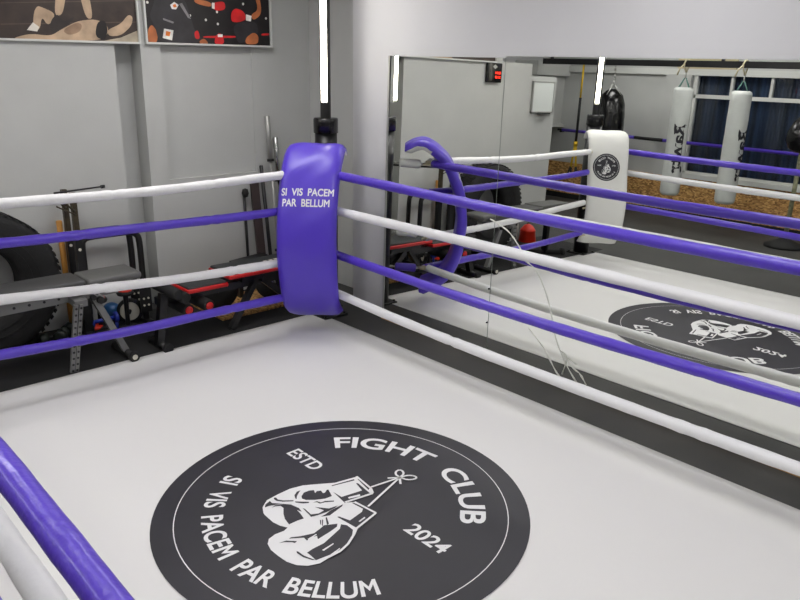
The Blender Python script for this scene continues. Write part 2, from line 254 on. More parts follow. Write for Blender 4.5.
# ---------------------------------------------------------------- club emblem in its own plane (u right, v up, unit radius)
def arc_text(body, r, ang0, ang1, cap, inward=False, bold=.02):
    """lettering bent along a circle: from ang0 to ang1 clockwise from up; inward = letters' heads point to the centre"""
    vs, fs, w = text_polys(body, bold); out = []
    for x,y in vs:
        a = lerp(ang0, ang1, x/w+.5); rr = r+y*cap if not inward else r-y*cap
        out.append((rr*math.sin(a), rr*math.cos(a)))
    return out, fs
def emblem(place, name_disc, parent, z=1., mirror=1, detail=True):
    """place(u, v, lift) -> world point; builds the disc and the white print over it"""
    d = MB(); n = 96 if detail else 48; rings = [0,.25,.5,.75,1]
    vs = [place(0,0,0)]; fs = []
    for q in rings[1:]: vs += [place(q*math.sin(2*PI*i/n), q*math.cos(2*PI*i/n), 0) for i in range(n)]
    for i in range(n): fs.append((0, 1+i, 1+(i+1)%n))
    for k in range(len(rings)-2):
        for i in range(n): fs.append((1+k*n+i, 1+(k+1)*n+i, 1+(k+1)*n+(i+1)%n, 1+k*n+(i+1)%n))
    d.add(vs, fs, 0, True)
    disc = d.build(name_disc, 'print_black', parent, fix=False)
    t = MB(); L = .0012*z
    def put(vs, fs, lift, mi): t.add([place(u,v,lift) for u,v in vs], fs, mi)
    ri, ro = .883, .888 if detail else .90
    put([(r*math.sin(2*PI*i/n), r*math.cos(2*PI*i/n)) for r in (ri,ro) for i in range(n)], [(i,(i+1)%n,n+(i+1)%n,n+i) for i in range(n)], L, 0)
    put(*arc_text('FIGHT  CLUB', .635, math.radians(-56), math.radians(56), .128, bold=.024), L, 0)
    put(*arc_text('SI  VIS  PACEM  PAR  BELLUM', .745, math.radians(245), math.radians(115.5), .106, True, bold=.022), L, 0)
    for body, uc in (('ESTD', -.531), ('2024', .514)):
        vs, fs, w = text_polys(body, .02); s = .27/w
        put([(uc+x*s, .088+y*.088) for x,y in vs], fs, L, 0)
    for i,(c,poly) in enumerate(GLOVES):
        vs = tri_fill(poly); put(vs[0], vs[1], L*(1+.12*i), 0 if c else 1)
    for st in LACES:
        w = .0065
        for a,b in zip(st, st[1:]):
            dx,dy = b[0]-a[0], b[1]-a[1]; l = math.hypot(dx,dy) or 1; nx,ny = -dy/l*w, dx/l*w
            put([(a[0]+nx,a[1]+ny),(a[0]-nx,a[1]-ny),(b[0]-nx,b[1]-ny),(b[0]+nx,b[1]+ny)], [(0,1,2,3)], L*5, 0)
    t.build('emblem_lettering', ['print_white','print_black'], parent, fix=False)
def tri_fill(poly):
    from mathutils.geometry import tessellate_polygon
    p = [V((u,v,0)) for u,v in poly]
    return [tuple(q) for q in poly], [list(f) for f in tessellate_polygon([p])]

# ================================================================ SETTING
FZ = -.006
b = MB().box(-4.2, 5.0, -2.7, 9.2, FZ-.1, FZ); struct('floor', b, 'floor')
b = MB().box(-4.2, 5.0, -2.7, 9.2, 3.3, 3.4); struct('ceiling', b, 'ceil')
# mirror wall: a white slab, then the grey wall set back behind it
b = MB().box(4.30, 4.64, -2.6, 5.25, FZ, 3.3); struct('wall_right', b, 'wall_white')
b = MB().box(4.64, 4.8, 5.2, 6.5, FZ, 3.3); struct('wall_right_recess', b, 'wall_grey')
# rear wall behind the ring, with a pier and two shallow recesses
b = MB(); b.box(.40, 1.0, 6.3, 6.45, FZ, 2.30)
b.box(1.0, 2.67, 6.3, 6.6, FZ, 3.3); b.box(2.67, 2.89, 6.5, 6.6, FZ, 3.3); b.box(2.89, 3.065, 6.3, 6.6, FZ, 3.3)
b.box(3.065, 3.98, 6.35, 6.6, 1.145, 3.3); b.box(3.065, 3.98, 6.3, 6.6, FZ, 1.145); b.box(3.98, 4.8, 6.34, 6.6, FZ, 3.3)
struct('wall_back', b, 'wall_grey')
# further back: grey panel wall that carries the whiteboard, then a deeper bay
b = MB(); b.box(-1.95, .60, 7.6, 7.7, FZ, 2.17); struct('partition_wall', b, 'wall_grey')
b = MB(); b.box(-4.2, 5.0, 9.0, 9.2, FZ, 3.3); struct('wall_far', b, 'wall_white')
b = MB(); b.box(-3.6, -1.95, 8.6, 9.0, 1.30, 2.20); b.box(-3.6,-1.95,8.52,8.6,1.30,1.36); b.box(-3.6,-1.95,8.9,9.0,FZ,1.30); struct('wall_bay', b, 'wall_grey')
b = MB(); b.box(-3.6, -2.6, 8.5, 9.0, 2.21, 2.45); struct('trim_3', b, 'white_frame')
# window side
WX = -3.6
b = MB(); b.box(-3.9, WX, -2.6, 6.08, FZ, .70); b.box(-3.9, WX, -2.6, 6.08, 2.36, 3.3); b.box(-3.9, WX, 6.08, 9.0, FZ, 3.3); b.box(-3.9,WX,-2.7,-1.6,.7,2.36)
struct('wall_left', b, 'wall_grey')
b = MB().box(WX, WX+.06, 6.12, 6.56, .66, 2.30); struct('pillar', b, 'wall_grey')
b = MB(); b.box(WX, WX+.05, -2.6, 8.5, 2.29, 2.39); struct('trim_1', b, 'white_frame')
b = MB(); b.box(WX, WX+.09, -1.7, 6.10, .66, .735); struct('trim_2', b, 'white_frame')
b = MB(); b.box(WX, WX+.03, -2.6, 8.9, .09, .66); struct('wainscot_wall_panel', b, 'osb')
b = MB(); b.box(WX, WX+.03, -2.6, 8.9, FZ, .09); struct('baseboard_left', b, 'black_rubber')
b = MB(); b.box(WX, WX+.05, 5.42, 6.39, 2.39, 2.62); struct('trim_4', b, 'beige')
# one long window in two bands: frame, panes, dark vertical blind
b = MB()
b.box(WX-.06, WX+.03, -1.6, 6.08, 1.94, 2.0); b.box(WX-.06, WX+.03, 6.02, 6.08, .735, 2.3); b.box(WX-.06, WX+.03, -1.6, 6.08, .735, .77)
for i in range(12): b.box(WX-.05, WX+.02, 5.44-.61*i, 5.48-.61*i, 2.0, 2.3)
for y in (3.0, .2): b.box(WX-.05, WX+.02, y, y+.06, .75, 1.95)
win = struct('window_1', b, 'white_frame')
b = MB().box(WX-.03, WX-.024, -1.6, 6.05, .75, 2.3); struct('pane', b, 'pane', win)
b = MB(); n = 480
vs = [(WX-.16+.012*math.sin(i*1.7)+.008*math.sin(i*.31), lerp(-1.6, 6.08, i/n), z) for z in (.72, 2.34) for i in range(n+1)]
b.add(vs, [(i,i+1,n+2+i,n+1+i) for i in range(n)], 0, True); struct('blind', b, 'blind', win)
b = MB().box(-4.2, 5.0, -2.8, -2.6, FZ, 3.3); struct('wall_near', b, 'wall_grey')
# plywood base strip the mirrors stand on
b = MB().box(4.235, 4.30, -2.4, 4.78, FZ, .05); struct('baseboard_right', b, 'wood')

b = MB(); b.rbox(-.1,4.2,5.275,6.285,FZ-.001,FZ+.004,.002); M['mat'] = mat('black_rubber_mat', (17,17,17), .8, var=.25, scale=6, bump=.2, bscale=200); tag(b.build('rubber_mat','mat'), 'thin black rubber mat on the floor along the grey wall under the benches', 'floor mat')
# ceiling lights
k = 0
for x in (-2.2, .6, 3.0):
    for y in (-.6, 2.2, 4.9, 6.75):
        if x > 2 and y > 6: continue
        t = thing('ceiling_light', 'recessed ceiling light panel number unseen', 'ceiling light', (x,y,3.25), 'ceiling light panels')
        t['label'] = 'white rectangular ceiling light panel over the gym floor'
        f = MB(); f.box(x-.62,x+.62,y-.32,y-.30,3.25,3.30).box(x-.62,x+.62,y+.30,y+.32,3.25,3.30).box(x-.62,x-.60,y-.30,y+.30,3.25,3.30).box(x+.60,x+.62,y-.30,y+.30,3.25,3.30); f.build('frame', 'white_frame', t)
        MB().box(x-.60,x+.60,y-.30,y+.30,3.27,3.29).build('diffuser', 'panel', t)

# ================================================================ MIRRORS (lean back a little)
def mx(y, z, off=0): return 4.263+.0158*(z-1)-.002*(y-3)-off
def mirror_panel(y0, y1, z0, z1, label):
    t = thing('mirror_panel', label, 'mirror', (4.25,(y0+y1)/2,z0), 'wall mirrors')
    b = MB(); q = [(y0,z0),(y1,z0),(y1,z1),(y0,z1)]
    b.add([(mx(y,z),y,z) for y,z in q]+[(mx(y,z)+.006,y,z) for y,z in q], [(0,1,2,3)], 0)
    b.f += [[4+3,4+2,4+1,4],[0,4,5,1],[1,5,6,2],[2,6,7,3],[3,7,4,0]]; b.mi += [1]*5; b.sm += [False]*5
    b.build('glass', ['mirror','glass_edge'], t)
    return t
MT = 2.225
m1 = mirror_panel(3.556, 4.755, .055, MT, 'narrow floor-length mirror beside the purple-padded corner post, uncracked')
m2 = mirror_panel(-1.2, 3.55, .055, MT+.01, 'wide floor-length mirror with branching cracks rising from its bottom edge')
b = MB(); b.add([(mx(y,z,.004),y,z) for y in (4.755,4.772) for z in (.05,MT+.004)]+[(4.30,y,z) for y in (4.755,4.772) for z in (.05,MT+.004)], [(0,1,3,2),(4,6,7,5),(0,4,5,1),(2,3,7,6),(0,2,6,4),(1,5,7,3)])
b.build('edge_profile', 'silver', m1)
for L in CRACKS:
    b = MB(); p = [(mx(y,max(z,.06),.0005), y, max(z,.06)) for y,z in L]
    p = smooth_path(p, 2*len(p)); rs = [.0024+.0052*math.sin(i*1.3)**2 for i in range(len(p))]; b.tube(p, rs, 6); b.build('crack', 'crack', m2)
for z in (.28,.55): MB().cyl((mx(3.565,z,.006),3.565,z),(mx(3.565,z),3.565,z),.007,12).build('mirror_clip', 'black_metal', m1)

# ================================================================ RING
RX, BY, LX = 3.665, 4.924, .374
CXY = (2.12, 2.668); CR = .9535
# canvas
X0, X1, Y0, Y1 = .15, 3.884, .02, 5.262
b = MB(); r = .05; pts = []
for cx_, cy_, a0 in ((X1-r,Y1-r,0),(X0+r,Y1-r,90),(X0+r,Y0+r,180),(X1-r,Y0+r,270)):
    for i in range(7): a = math.radians(a0+15*i); pts.append((cx_+r*math.cos(a), cy_+r*math.sin(a)))
canvas = thing('ring_canvas', 'white ring canvas with a round black club emblem, lying on the rubber floor', 'ring canvas', ((X0+X1)/2,(Y0+Y1)/2,FZ))
nx, ny = 60, 84
def cz(x, y):
    e = min(x-X0, X1-x, y-Y0, Y1-y); w = math.exp(-(e/.5)**2)
    fold = .0035*w*(math.sin((x-.2*y)*21+2*math.sin(y*1.3)) if min(x-X0,X1-x) < min(y-Y0,Y1-y) else math.sin((y+.25*x)*24+1.5*math.sin(x*1.7)))
    return max(-.004, fold)*(min(1, e/.06)) if e > 0 else 0
g = [(lerp(X0,X1,i/nx), lerp(Y0,Y1,j/ny)) for j in range(ny+1) for i in range(nx+1)]
vs = []
for x,y in g:
    # round the four corners
    for qx,qy in ((X0+r,Y0+r),(X1-r,Y0+r),(X0+r,Y1-r),(X1-r,Y1-r)):
        if (x-qx)*(1 if qx > 2 else -1) > 0 and (y-qy)*(1 if qy > 2.5 else -1) > 0:
            d = math.hypot(x-qx,y-qy)
            if d > r: x,y = qx+(x-qx)*r/d, qy+(y-qy)*r/d
    vs.append((x,y,cz(x,y)))
b.add(vs, [(j*(nx+1)+i, j*(nx+1)+i+1, (j+1)*(nx+1)+i+1, (j+1)*(nx+1)+i) for j in range(ny) for i in range(nx)], 0, True)
rim = [i for i in range(nx+1)]+[j*(nx+1)+nx for j in range(1,ny+1)]+[ny*(nx+1)+i for i in range(nx-1,-1,-1)]+[j*(nx+1) for j in range(ny-1,0,-1)]
o = len(b.v); b.v += [(b.v[i][0], b.v[i][1], FZ) for i in rim]; k = len(rim)
for i in range(k): b.f.append([rim[i], o+i, o+(i+1)%k, rim[(i+1)%k]]); b.mi.append(1); b.sm.append(False)
b.build('canvas_sheet', ['canvas','canvas_edge'], canvas)
emblem(lambda u,v,h: (CXY[0]+CR*v, CXY[1]-CR*u, .0035+h), 'emblem_disc', canvas, 1.)

# ropes ------------------------------------------------------------
def rope(name, A, B, r, color, label, group, sag=.012, seams=(), start_tie=None):
    t = thing(name, label, 'ring rope', tuple(lerp(V(A),V(B),.5)), group)
    A = V(A); B = V(B); n = 120; rng = random.Random(label); L = (B-A).length
    ph = [rng.uniform(0,6) for _ in range(4)]
    pts = []; rs = []
    seams = list(seams) or [rng.uniform(.25,.35), rng.uniform(.6,.75)]
    for i in range(n+1):
        s = i/n; p = A.lerp(B, s); p.z -= sag*4*s*(1-s); p.z += .004*math.sin(s*9+ph[0])
        rr = r*(1+.025*math.sin(s*L*7+ph[1])+.02*math.sin(s*L*17+ph[2])+.012*math.sin(s*L*41+ph[3]))
        for q in seams:
            d = abs(s-q)*L
            if d < .03: rr *= 1-.13*(1-d/.03)
            elif d < .07: rr *= 1.05
        pts.append(p); rs.append(rr)
    b = MB().tube(pts, rs, 18)
    b.build('rope_sleeve', color, t)
    for e,f in ((A,B),(B,A)):
        d = (e-f).normalized(); MB().tube([e-d*.01, e+d*.05], .013, 10).build('rope_core', 'rope_beige', t)
    return t
Z = (1.325, 1.078, .685, .355)
lv = ('top','second','third','lowest')
for i,z in enumerate(Z):
    cR = ('purple','white_vinyl')[i%2]; cB = ('white_vinyl','purple')[i%2]; nR = ('purple','white')[i%2]; nB = ('white','purple')[i%2]
    za, zb_, sg = ((1.33,1.325,.02),(1.053,1.078,.012),(.688,.725,.043),(.368,.39,.062))[i]
    rope('ring_rope', (RX,4.80,za), (RX,-.35,zb_), .0345, cR, f'{nR} padded rope, {lv[i]} of the four running along the mirror side', 'ropes on the mirror side', sag=sg)
    zz0 = (0, .02, .075, .03)[i]; zb = (z+.008, z-.022, z-.062, z-.012)[i]
    rope('ring_rope', (RX-.08,BY,zb), (LX+.60,BY+.02,zb+(.0,.05,.13,.045)[i]), .033, cB, f'{nB} padded rope, {lv[i]} of the four in front of the grey wall and benches', 'ropes on the wall side', sag=.02)
    rope('ring_rope', (LX+.02,4.93,z+.01), (LX,-.35,z-.03), .0345, cR, f'{nR} padded rope, {lv[i]} of the four on the side facing the punching bags', 'ropes on the bag side')

# corner posts, lights, turnbuckles, pads -----------------------------------
def corner_post(px, py, dx, dy, label, ll):
    t = thing('corner_post', label, 'ring post', (px,py,FZ), 'ring corner posts')
    b = MB(); b.rbox(px-.13,px+.13,py-.13,py+.13,FZ,FZ+.02,.006)
    for sx in (-1,1):
        for sy in (-1,1): b.cyl((px+sx*.105,py+sy*.105,FZ+.02),(px+sx*.105,py+sy*.105,FZ+.035),.012,8)
    b.build('base_plate', 'black_metal', t)
    MB().lathe([(0,FZ+.02),(.094,FZ+.02),(.094,1.60),(.094,1.6)], (px,py,0)).build('column', 'black_metal', t)
    MB().lathe([(.094,1.60),(.103,1.605),(.103,1.715),(.098,1.725),(.06,1.725),(.0,1.725)], (px,py,0)).build('collar', 'black_gloss', t)
    MB().lathe([(.044,1.725),(.044,3.29),(0,3.29)], (px,py,0)).build('upper_tube', 'black_metal', t)
    for z in Z:
        b = MB(); b.tube([(px+dx*.09,py+dy*.09,z),(px+dx*.125,py+dy*.125,z)],.012,8); b.build('eye_bolt', 'silver', t)
    l = thing('light_tube', ll, 'light', (px,py,1.84), 'post lights')
    lx, ly = (dx,dy) if px > 2 else (.84,-.54)
    x,y = px+lx*.07, py+ly*.07; n = V((lx,ly,0))
    b = MB(); b.beam(V((x,y,1.85))-n*.012, V((x,y,3.28))-n*.012, .05, .03, tuple(n)); b.build('housing', 'white_frame', l)
    b = MB(); b.tube([V((x,y,1.865))+n*.008, V((x,y,1.87))+n*.008, V((x,y,3.27))+n*.008], .024, 16); b.build('diffuser', 'led', l)
    return t
q = math.sqrt(.5)
corner_post(3.94, 5.17, -q, -q, 'black corner post behind the purple pad', 'bright vertical light tube on the post above the purple pad')
corner_post(.33, 5.33, q, -q, 'black corner post behind the white emblem pad', 'bright vertical light tube on the post above the white pad')

def turnbuckles(px, py, dx, dy, ex, ey, what, cols):
    for i,z in enumerate(Z):
        c = cols[i]
        t = thing('turnbuckle', f'{c[1]} turnbuckle cover, {lv[i]} of four tying the ropes to the post behind the {what} pad', 'turnbuckle', (px+dx*.12,py+dy*.12,z), f'turnbuckles behind the {what} pad')
        a = V((px+dx*.12,py+dy*.12,z)); e = V((ex,ey,z-.01)); d = (e-a).normalized()
        MB().tube([a,a+d*.05],.009,8).build('hook', 'silver', t)
        MB().tube([a+d*.025,a+d*.035,e-d*.03,e-d*.02],[.026,.037,.040,.03],14).build('cover', c[0], t)
        MB().tube([e-d*.04,e],.012,8).build('shackle', 'silver', t)
        for w in ((V((RX,4.80,z)),V((RX-.08,BY,z))) if ex > 2 else (V((LX+.02,4.93,z)),V((LX+.60,BY+.02,z)))):
            MB().tube([e,w],.011,8).build('rope_end', 'rope_beige', t)
tw = ('white_vinyl','white'); tp = ('purple','purple')
turnbuckles(3.94,5.17,-q,-q,RX+.005,BY+.005,'purple',(tw,tp,tw,tp))
turnbuckles(.33,5.33,q,-q,LX+.12,BY+.10,'white',(tw,tp,tw,tp))

def corner_pad(name, px, py, dx, dy, prof, width, thick, material, label, shifts, wobble=.006, ruffle=0.):
    """cushion hung across the corner; prof = (distance from post along (dx,dy), height)"""
    n = V((dx,dy,0)); side = V((-dy,dx,0))
    o = (px+dx*.35, py+dy*.35, min(z for s,z in prof))
    t = thing(name, label, 'corner pad', o)
    cen = smooth_path([V((px+dx*s, py+dy*s, z))+side*h for (s,z),h in zip(prof,shifts)], 60)
    m = len(cen); lens = [0]
    for i in range(1,m): lens.append(lens[-1]+(cen[i]-cen[i-1]).length)
    T = [(cen[min(i+1,m-1)]-cen[max(i-1,0)]).normalized() for i in range(m)]
    N = [-(T[i].cross(side)).normalized() for i in range(m)]
    for i in range(m):
        if N[i].dot(n) < 0 and abs(T[i].z) > .3: N[i] = -N[i]
    for i in range(m-1,0,-1):
        if N[i-1].dot(N[i]) < 0: N[i-1] = -N[i-1]
    def pt(u, arc, off):
        """u in -1..1 across, arc = distance along the pad from its upper end, off = lift from the mid surface"""
        arc = min(max(arc,0),lens[-1]-1e-6); i = 0
        lo,hi = 0,m-1
        while hi-lo > 1:
            k = (lo+hi)//2
            if lens[k] <= arc: lo = k
            else: hi = k
        f = (arc-lens[lo])/(lens[hi]-lens[lo]); c = cen[lo].lerp(cen[hi],f); nn = N[lo].lerp(N[hi],f).normalized()
        return c+side*(u*width/2)+nn*off
    nu, nv = 18, 60
    def half(u, a):
        e = max(0,1-abs(u)**6)**.5; en = min(a,lens[-1]-a)/.03; en = min(1,max(0.05,en))**.5
        return thick/2*(.18+.82*e)*en
    vs = []
    for sgn in (1,-1):
        for j in range(nv+1):
            for i in range(nu+1):
                u = -1+2*i/nu; a = lens[-1]*j/nv
                w = wobble*math.sin(a*9+u*2)*abs(u)**3+.003*math.sin(a*23+u*5)
                edge = ruffle*abs(u)**8*math.sin(a*70)
                vs.append(pt(u, a, sgn*half(u,a)+w+edge))
    K = (nu+1)*(nv+1); fs = []
    for g0 in (0,K):
        for j in range(nv):
            for i in range(nu):
                a0 = g0+j*(nu+1)+i; fs.append((a0,a0+1,a0+nu+2,a0+nu+1))
    rim = [i for i in range(nu+1)]+[j*(nu+1)+nu for j in range(1,nv+1)]+[nv*(nu+1)+i for i in range(nu-1,-1,-1)]+[j*(nu+1) for j in range(nv-1,0,-1)]
    for i in range(len(rim)): a0,a1 = rim[i],rim[(i+1)%len(rim)]; fs.append((a0,a1,K+a1,K+a0))
    b = MB().add(vs, fs, 0, True)
    for k in range(nv*nu, nv*nu+9*nu): b.mi[k] = 1
    b.build('cushion', [material,'white_pad'], t)
    return t, (lambda u,a,h: pt(u,a,half(u,a)+wobble*math.sin(a*9+u*2)*abs(u)**3+.003*math.sin(a*23+u*5)+h)), lens[-1], pt
PROF = [(.20,1.44),(.27,1.485),(.37,1.50),(.50,1.43),(.60,1.31),(.69,1.11),(.735,.90),(.735,.68),(.69,.45),(.60,.30),(.49,.215),(.38,.165)]
pad, surf, plen, raw = corner_pad('corner_pad', 3.94, 5.17, -q, -q, PROF, .465, .10, 'purple_pad', 'purple corner pad lettered in white, bulging in front of the black post', [SGP*h for h in (.03,.03,.03,.035,.045,.055,.06,.06,.055,.055,.05,.05)], ruffle=.003)
def arc_at(prof_len, z, pt):
    a = .25
    while a < prof_len and pt(0,a,0).z > z: a += .004
    return a
for body, zc, w, uc in (('SI  VIS  PACEM', 1.20, .405, .0), ('PAR  BELLUM', 1.125, .365, -.03)):
    vs, fs, tw_ = text_polys(body, .025); a0 = arc_at(plen, zc, raw); s = w/tw_; hh = .052
    b = MB(); b.add([surf(-(x*s)/.2325*SGN+uc*SGN*-1, a0-y*hh+hh/2, .0025) for x,y in vs], fs)
    b.build('lettering', 'print_white', pad, fix=False)
for z in (1.30,.30):
    a0 = arc_at(plen, z, raw); p = raw(0,a0,-.02); MB().tube([p, (3.94-q*.09,5.17-q*.09,z)], .008, 8).build('strap', 'black_rubber', pad)
PROFW = [(.34,1.46),(.41,1.52),(.51,1.545),(.60,1.50),(.65,1.38),(.69,1.1),(.715,.85),(.71,.62),(.66,.45),(.58,.32),(.50,.24)]
padw, surfw, plw, raww = corner_pad('corner_pad', .33, 5.33, q, -q, PROFW, .46, .055, 'white_pad', 'white corner pad with a small round black emblem hanging on the corner post', [SGW*h for h in (-.04,-.04,-.04,-.045,-.05,-.06,-.075,-.08,-.08,-.07,-.06)], wobble=.003)
ab = arc_at(plw, 1.165, raww); er = .155
emblem(lambda u,v,h: surfw(-u*er/.23*SGN+UB, ab-v*er, .002+h), 'emblem_disc', padw, .8, detail=False)
for z in (1.28,.36):
    a0 = arc_at(plw, z, raww); p = raww(0,a0,-.02); MB().tube([p, (.33+q*.09,5.33-q*.09,z)], .008, 8).build('strap', 'black_rubber', padw)

# ================================================================ POSTERS (flat framed prints of boxers)
def poster(x0, x1, z0, z1, polys, pre, label, rope_dots=False):
    t = thing('framed_poster', label, 'poster', ((x0+x1)/2,6.3,z0), 'boxing posters')
    f = MB(); w = .015; y0,y1 = 6.262,6.298
    f.box(x0,x1,y0,y1,z0,z0+w).box(x0,x1,y0,y1,z1-w,z1).box(x0,x0+w,y0,y1,z0+w,z1-w).box(x1-w,x1,y0,y1,z0+w,z1-w); f.build('frame', 'white_frame', t)
    names = [pre+'bg']; b = MB(); b.box(x0+w,x1-w,6.285,6.297,z0+w,z1-w)
    def clip(P):
        for axis,lim,sg in ((0,x0+w,1),(0,x1-w,-1),(1,z0+w,1),(1,z1-w,-1)):
            out = []
            for i in range(len(P)):
                a,c = P[i],P[(i+1)%len(P)]; da,dc = (a[axis]-lim)*sg,(c[axis]-lim)*sg
                if da >= 0: out.append(a)
                if da*dc < 0: k = da/(da-dc); out.append((a[0]+(c[0]-a[0])*k,a[1]+(c[1]-a[1])*k))
            P = out
            if not P: break
        return P
    for i,(nm,P) in enumerate(polys):
        if nm in ('skin','red','trunks','trunks2','hair','shade'):      # rounded outlines
            for _ in range(2): P = [tuple(lerp(a[k],c[k],w_) for k in (0,1)) for a,c in zip(P,P[1:]+P[:1]) for w_ in (.22,.78)]
        P = clip(P)
        if len(P) < 3: continue
        key = pre+nm
        if key not in names: names.append(key)
        pts = [(x,6.2845-.0004*i,z) for x,z in P]
        from mathutils.geometry import tessellate_polygon
        b.add(pts, [list(fc) for fc in tessellate_polygon([[V((x,z,0)) for x,y,z in pts]])], names.index(key))
    b.build('print', names, t, fix=False)
    return t
poster(1.15, 2.885, 2.282, 3.15, POSTER_A, 'p_', 'sepia framed boxing poster with a fighter lying on the mat')
dots = [('white', [(x+.012*math.cos(a*PI/3),z+.012*math.sin(a*PI/3)) for a in range(6)]) for x,z in POSTER_DOTS]
poster(2.93, 4.165, 2.285, 3.15, dots+POSTER_B, 'q_', 'colour framed boxing poster with red gloves and black trunks')

# ================================================================ EQUIPMENT BY THE REAR WALL
# truck tyre
t = thing('truck_tire', 'large black truck tyre standing against the grey wall', 'tire', (1.38,6.09,FZ))
c = (1.38,6.09,.54); Rr = .555
prof = [(.29,-.11),(.33,-.135),(.42,-.15),(.50,-.15),(.535,-.135),(Rr,-.10),(Rr,.10),(.535,.135),(.50,.15),(.42,.15),(.33,.135),(.29,.11),(.27,.08),(.27,-.08)]
MB().lathe(prof, c, (0,1,0), 72, closed=True).build('carcass', 'tire', t)
b = MB()
for k in range(60):
    a = 2*PI*k/60; ca,sa = math.cos(a),math.sin(a); rad = V((ca,0,sa)); tan = V((-sa,0,ca))
    for s0,s1 in ((-.125,-.03),(.03,.125)):
        A = V(c)+rad*(Rr+.004)+V((0,s0,0)); B = V(c)+rad*(Rr+.004)+V((0,s1,0))+tan*.02
        b.beam(A,B,.03,.010,tuple(rad))
b.build('tread', 'tire', t)
b = MB()
for rr in (.345,.40): b.lathe([(rr-.004,-.152),(rr,-.158),(rr+.004,-.152)] if rr > .36 else [(rr-.004,-.138),(rr,-.146),(rr+.004,-.142)], c, (0,1,0), 64)
b.build('sidewall_ribs', 'tire', t)

# grey adjustable weight bench
t = thing('weight_bench', 'grey adjustable bench with perforated steel legs', 'weight bench', (1.9,5.42,FZ))
MB().rbox(1.20,1.895,5.32,5.62,.595,.655,.02).build('back_pad', 'dark_vinyl', t)
b = MB(); b.rbox(1.91,2.31,5.32,5.62,.595,.65,.02); b.build('seat_pad', 'grey_vinyl', t)
b = MB(); b.beam((1.10,5.44,.515),(2.15,5.44,.53),.06,.075); b.box(1.30,2.25,5.38,5.55,.57,.597)
b.build('main_beam', 'grey_steel', t)
b = MB()
for k in range(9): x = 1.22+.1*k; b.cyl((x,5.407,.517+.0017*k),(x,5.413,.517+.0017*k),.010,10)
b.build('beam_holes', 'black_metal', t)
def perforated(name, a, c, w, d, holes, par):
    a = V(a); c = V(c); g = thing_part = MB().beam(a,c,w,d,(0,1,0)).build(name, 'grey_steel', par)
    h = MB(); dd = (c-a)
    for k in range(holes):
        p = a+dd*((k+.6)/holes); h.cyl(p+V((0,-d/2-.002,0)),p+V((0,-d/2+.003,0)),.009,8)
    h.build('adjustment_holes', 'black_metal', g)
perforated('leg', (1.79,5.285,.50), (1.715,5.30,FZ), .026, .03, 11, t)
perforated('leg', (1.825,5.285,.50), (1.745,5.30,FZ), .026, .03, 11, t)
MB().beam((1.83,5.285,.50),(1.83,5.44,.515),.09,.05).build('leg_bracket', 'grey_steel', t)
MB().beam((1.95,5.36,.50),(2.145,5.36,.045),.045,.05,(0,1,0)).build('leg', 'grey_steel', t)
b = MB(); b.cyl((2.15,5.24,.03),(2.15,5.52,.03),.028); b.build('foot_bar', 'black_rubber', t)
for y0,y1 in ((5.205,5.24),(5.52,5.555)):
    f = MB().cyl((2.15,y0,.032),(2.15,y1,.032),.042,20,bev=.008).build('foot_cap', 'black_rubber', t)
    MB().cyl((2.15,y0-.003,.032),(2.15,y0+.002,.032),.02,16).build('cap_disc', 'white_plastic', f)
b = MB(); b.beam((1.93,5.34,.54),(2.0,5.34,.48),.012,.06,(0,0,1)); b.build('pivot_plate', 'silver', t)
b = MB()
for x,z,r_ in ((1.93,.52,.02),(1.98,.49,.026),(1.955,.55,.012)): b.cyl((x,5.30,z),(x,5.335,z),r_,14)
b.build('pivot_knob', 'black_rubber', t)

# black flat bench further along the wall (seen in the mirror)
t = thing('weight_bench', 'dark flat bench with a single post and round-ended foot bar, near the wall end', 'weight bench', (.85,5.52,FZ))
MB().rbox(.55,1.12,5.42,5.70,.60,.65,.018).build('seat_pad', 'grey_vinyl', t)
b = MB(); b.box(.62,1.08,5.52,5.58,.555,.60).box(.78,.84,5.52,5.58,.0,.56); b.build('frame', 'black_metal', t)
b = MB(); b.cyl((.62,5.44,.02),(1.02,5.70,.02),.035,16); b.build('foot_bar', 'black_rubber', t)
for p,d in (((.62,5.44,.02),-1),((1.02,5.70,.02),1)):
    e = V((.84,.54,0)).normalized()*d; f = MB().cyl(V(p),V(p)+e*.05,.055,18,bev=.008).build('foot_cap', 'black_rubber', t)
    MB().cyl(V(p)+e*.049,V(p)+e*.054,.022,12).build('cap_disc', 'white_plastic', f)
b = MB().box(.70,.95,5.36,5.42,.40,.46); b.build('leg_roller', 'black_rubber', t)

# red plastic bell on the floor
t = thing('plastic_bell', 'red plastic cone-topped bucket standing on the floor by the wall end', 'bucket', (.36,6.17,FZ))
MB().lathe([(0,FZ),(.115,FZ),(.12,FZ+.01),(.102,.14),(.108,.145),(.10,.16),(.06,.215),(.02,.235),(0,.238)], (.36,6.17,0)).build('body', 'red_plastic', t)
MB().tube([(.35,6.17,.23),(.35,6.17,.26),(.37,6.17,.265),(.38,6.17,.235)],.006,8).build('handle', 'black_metal', t)

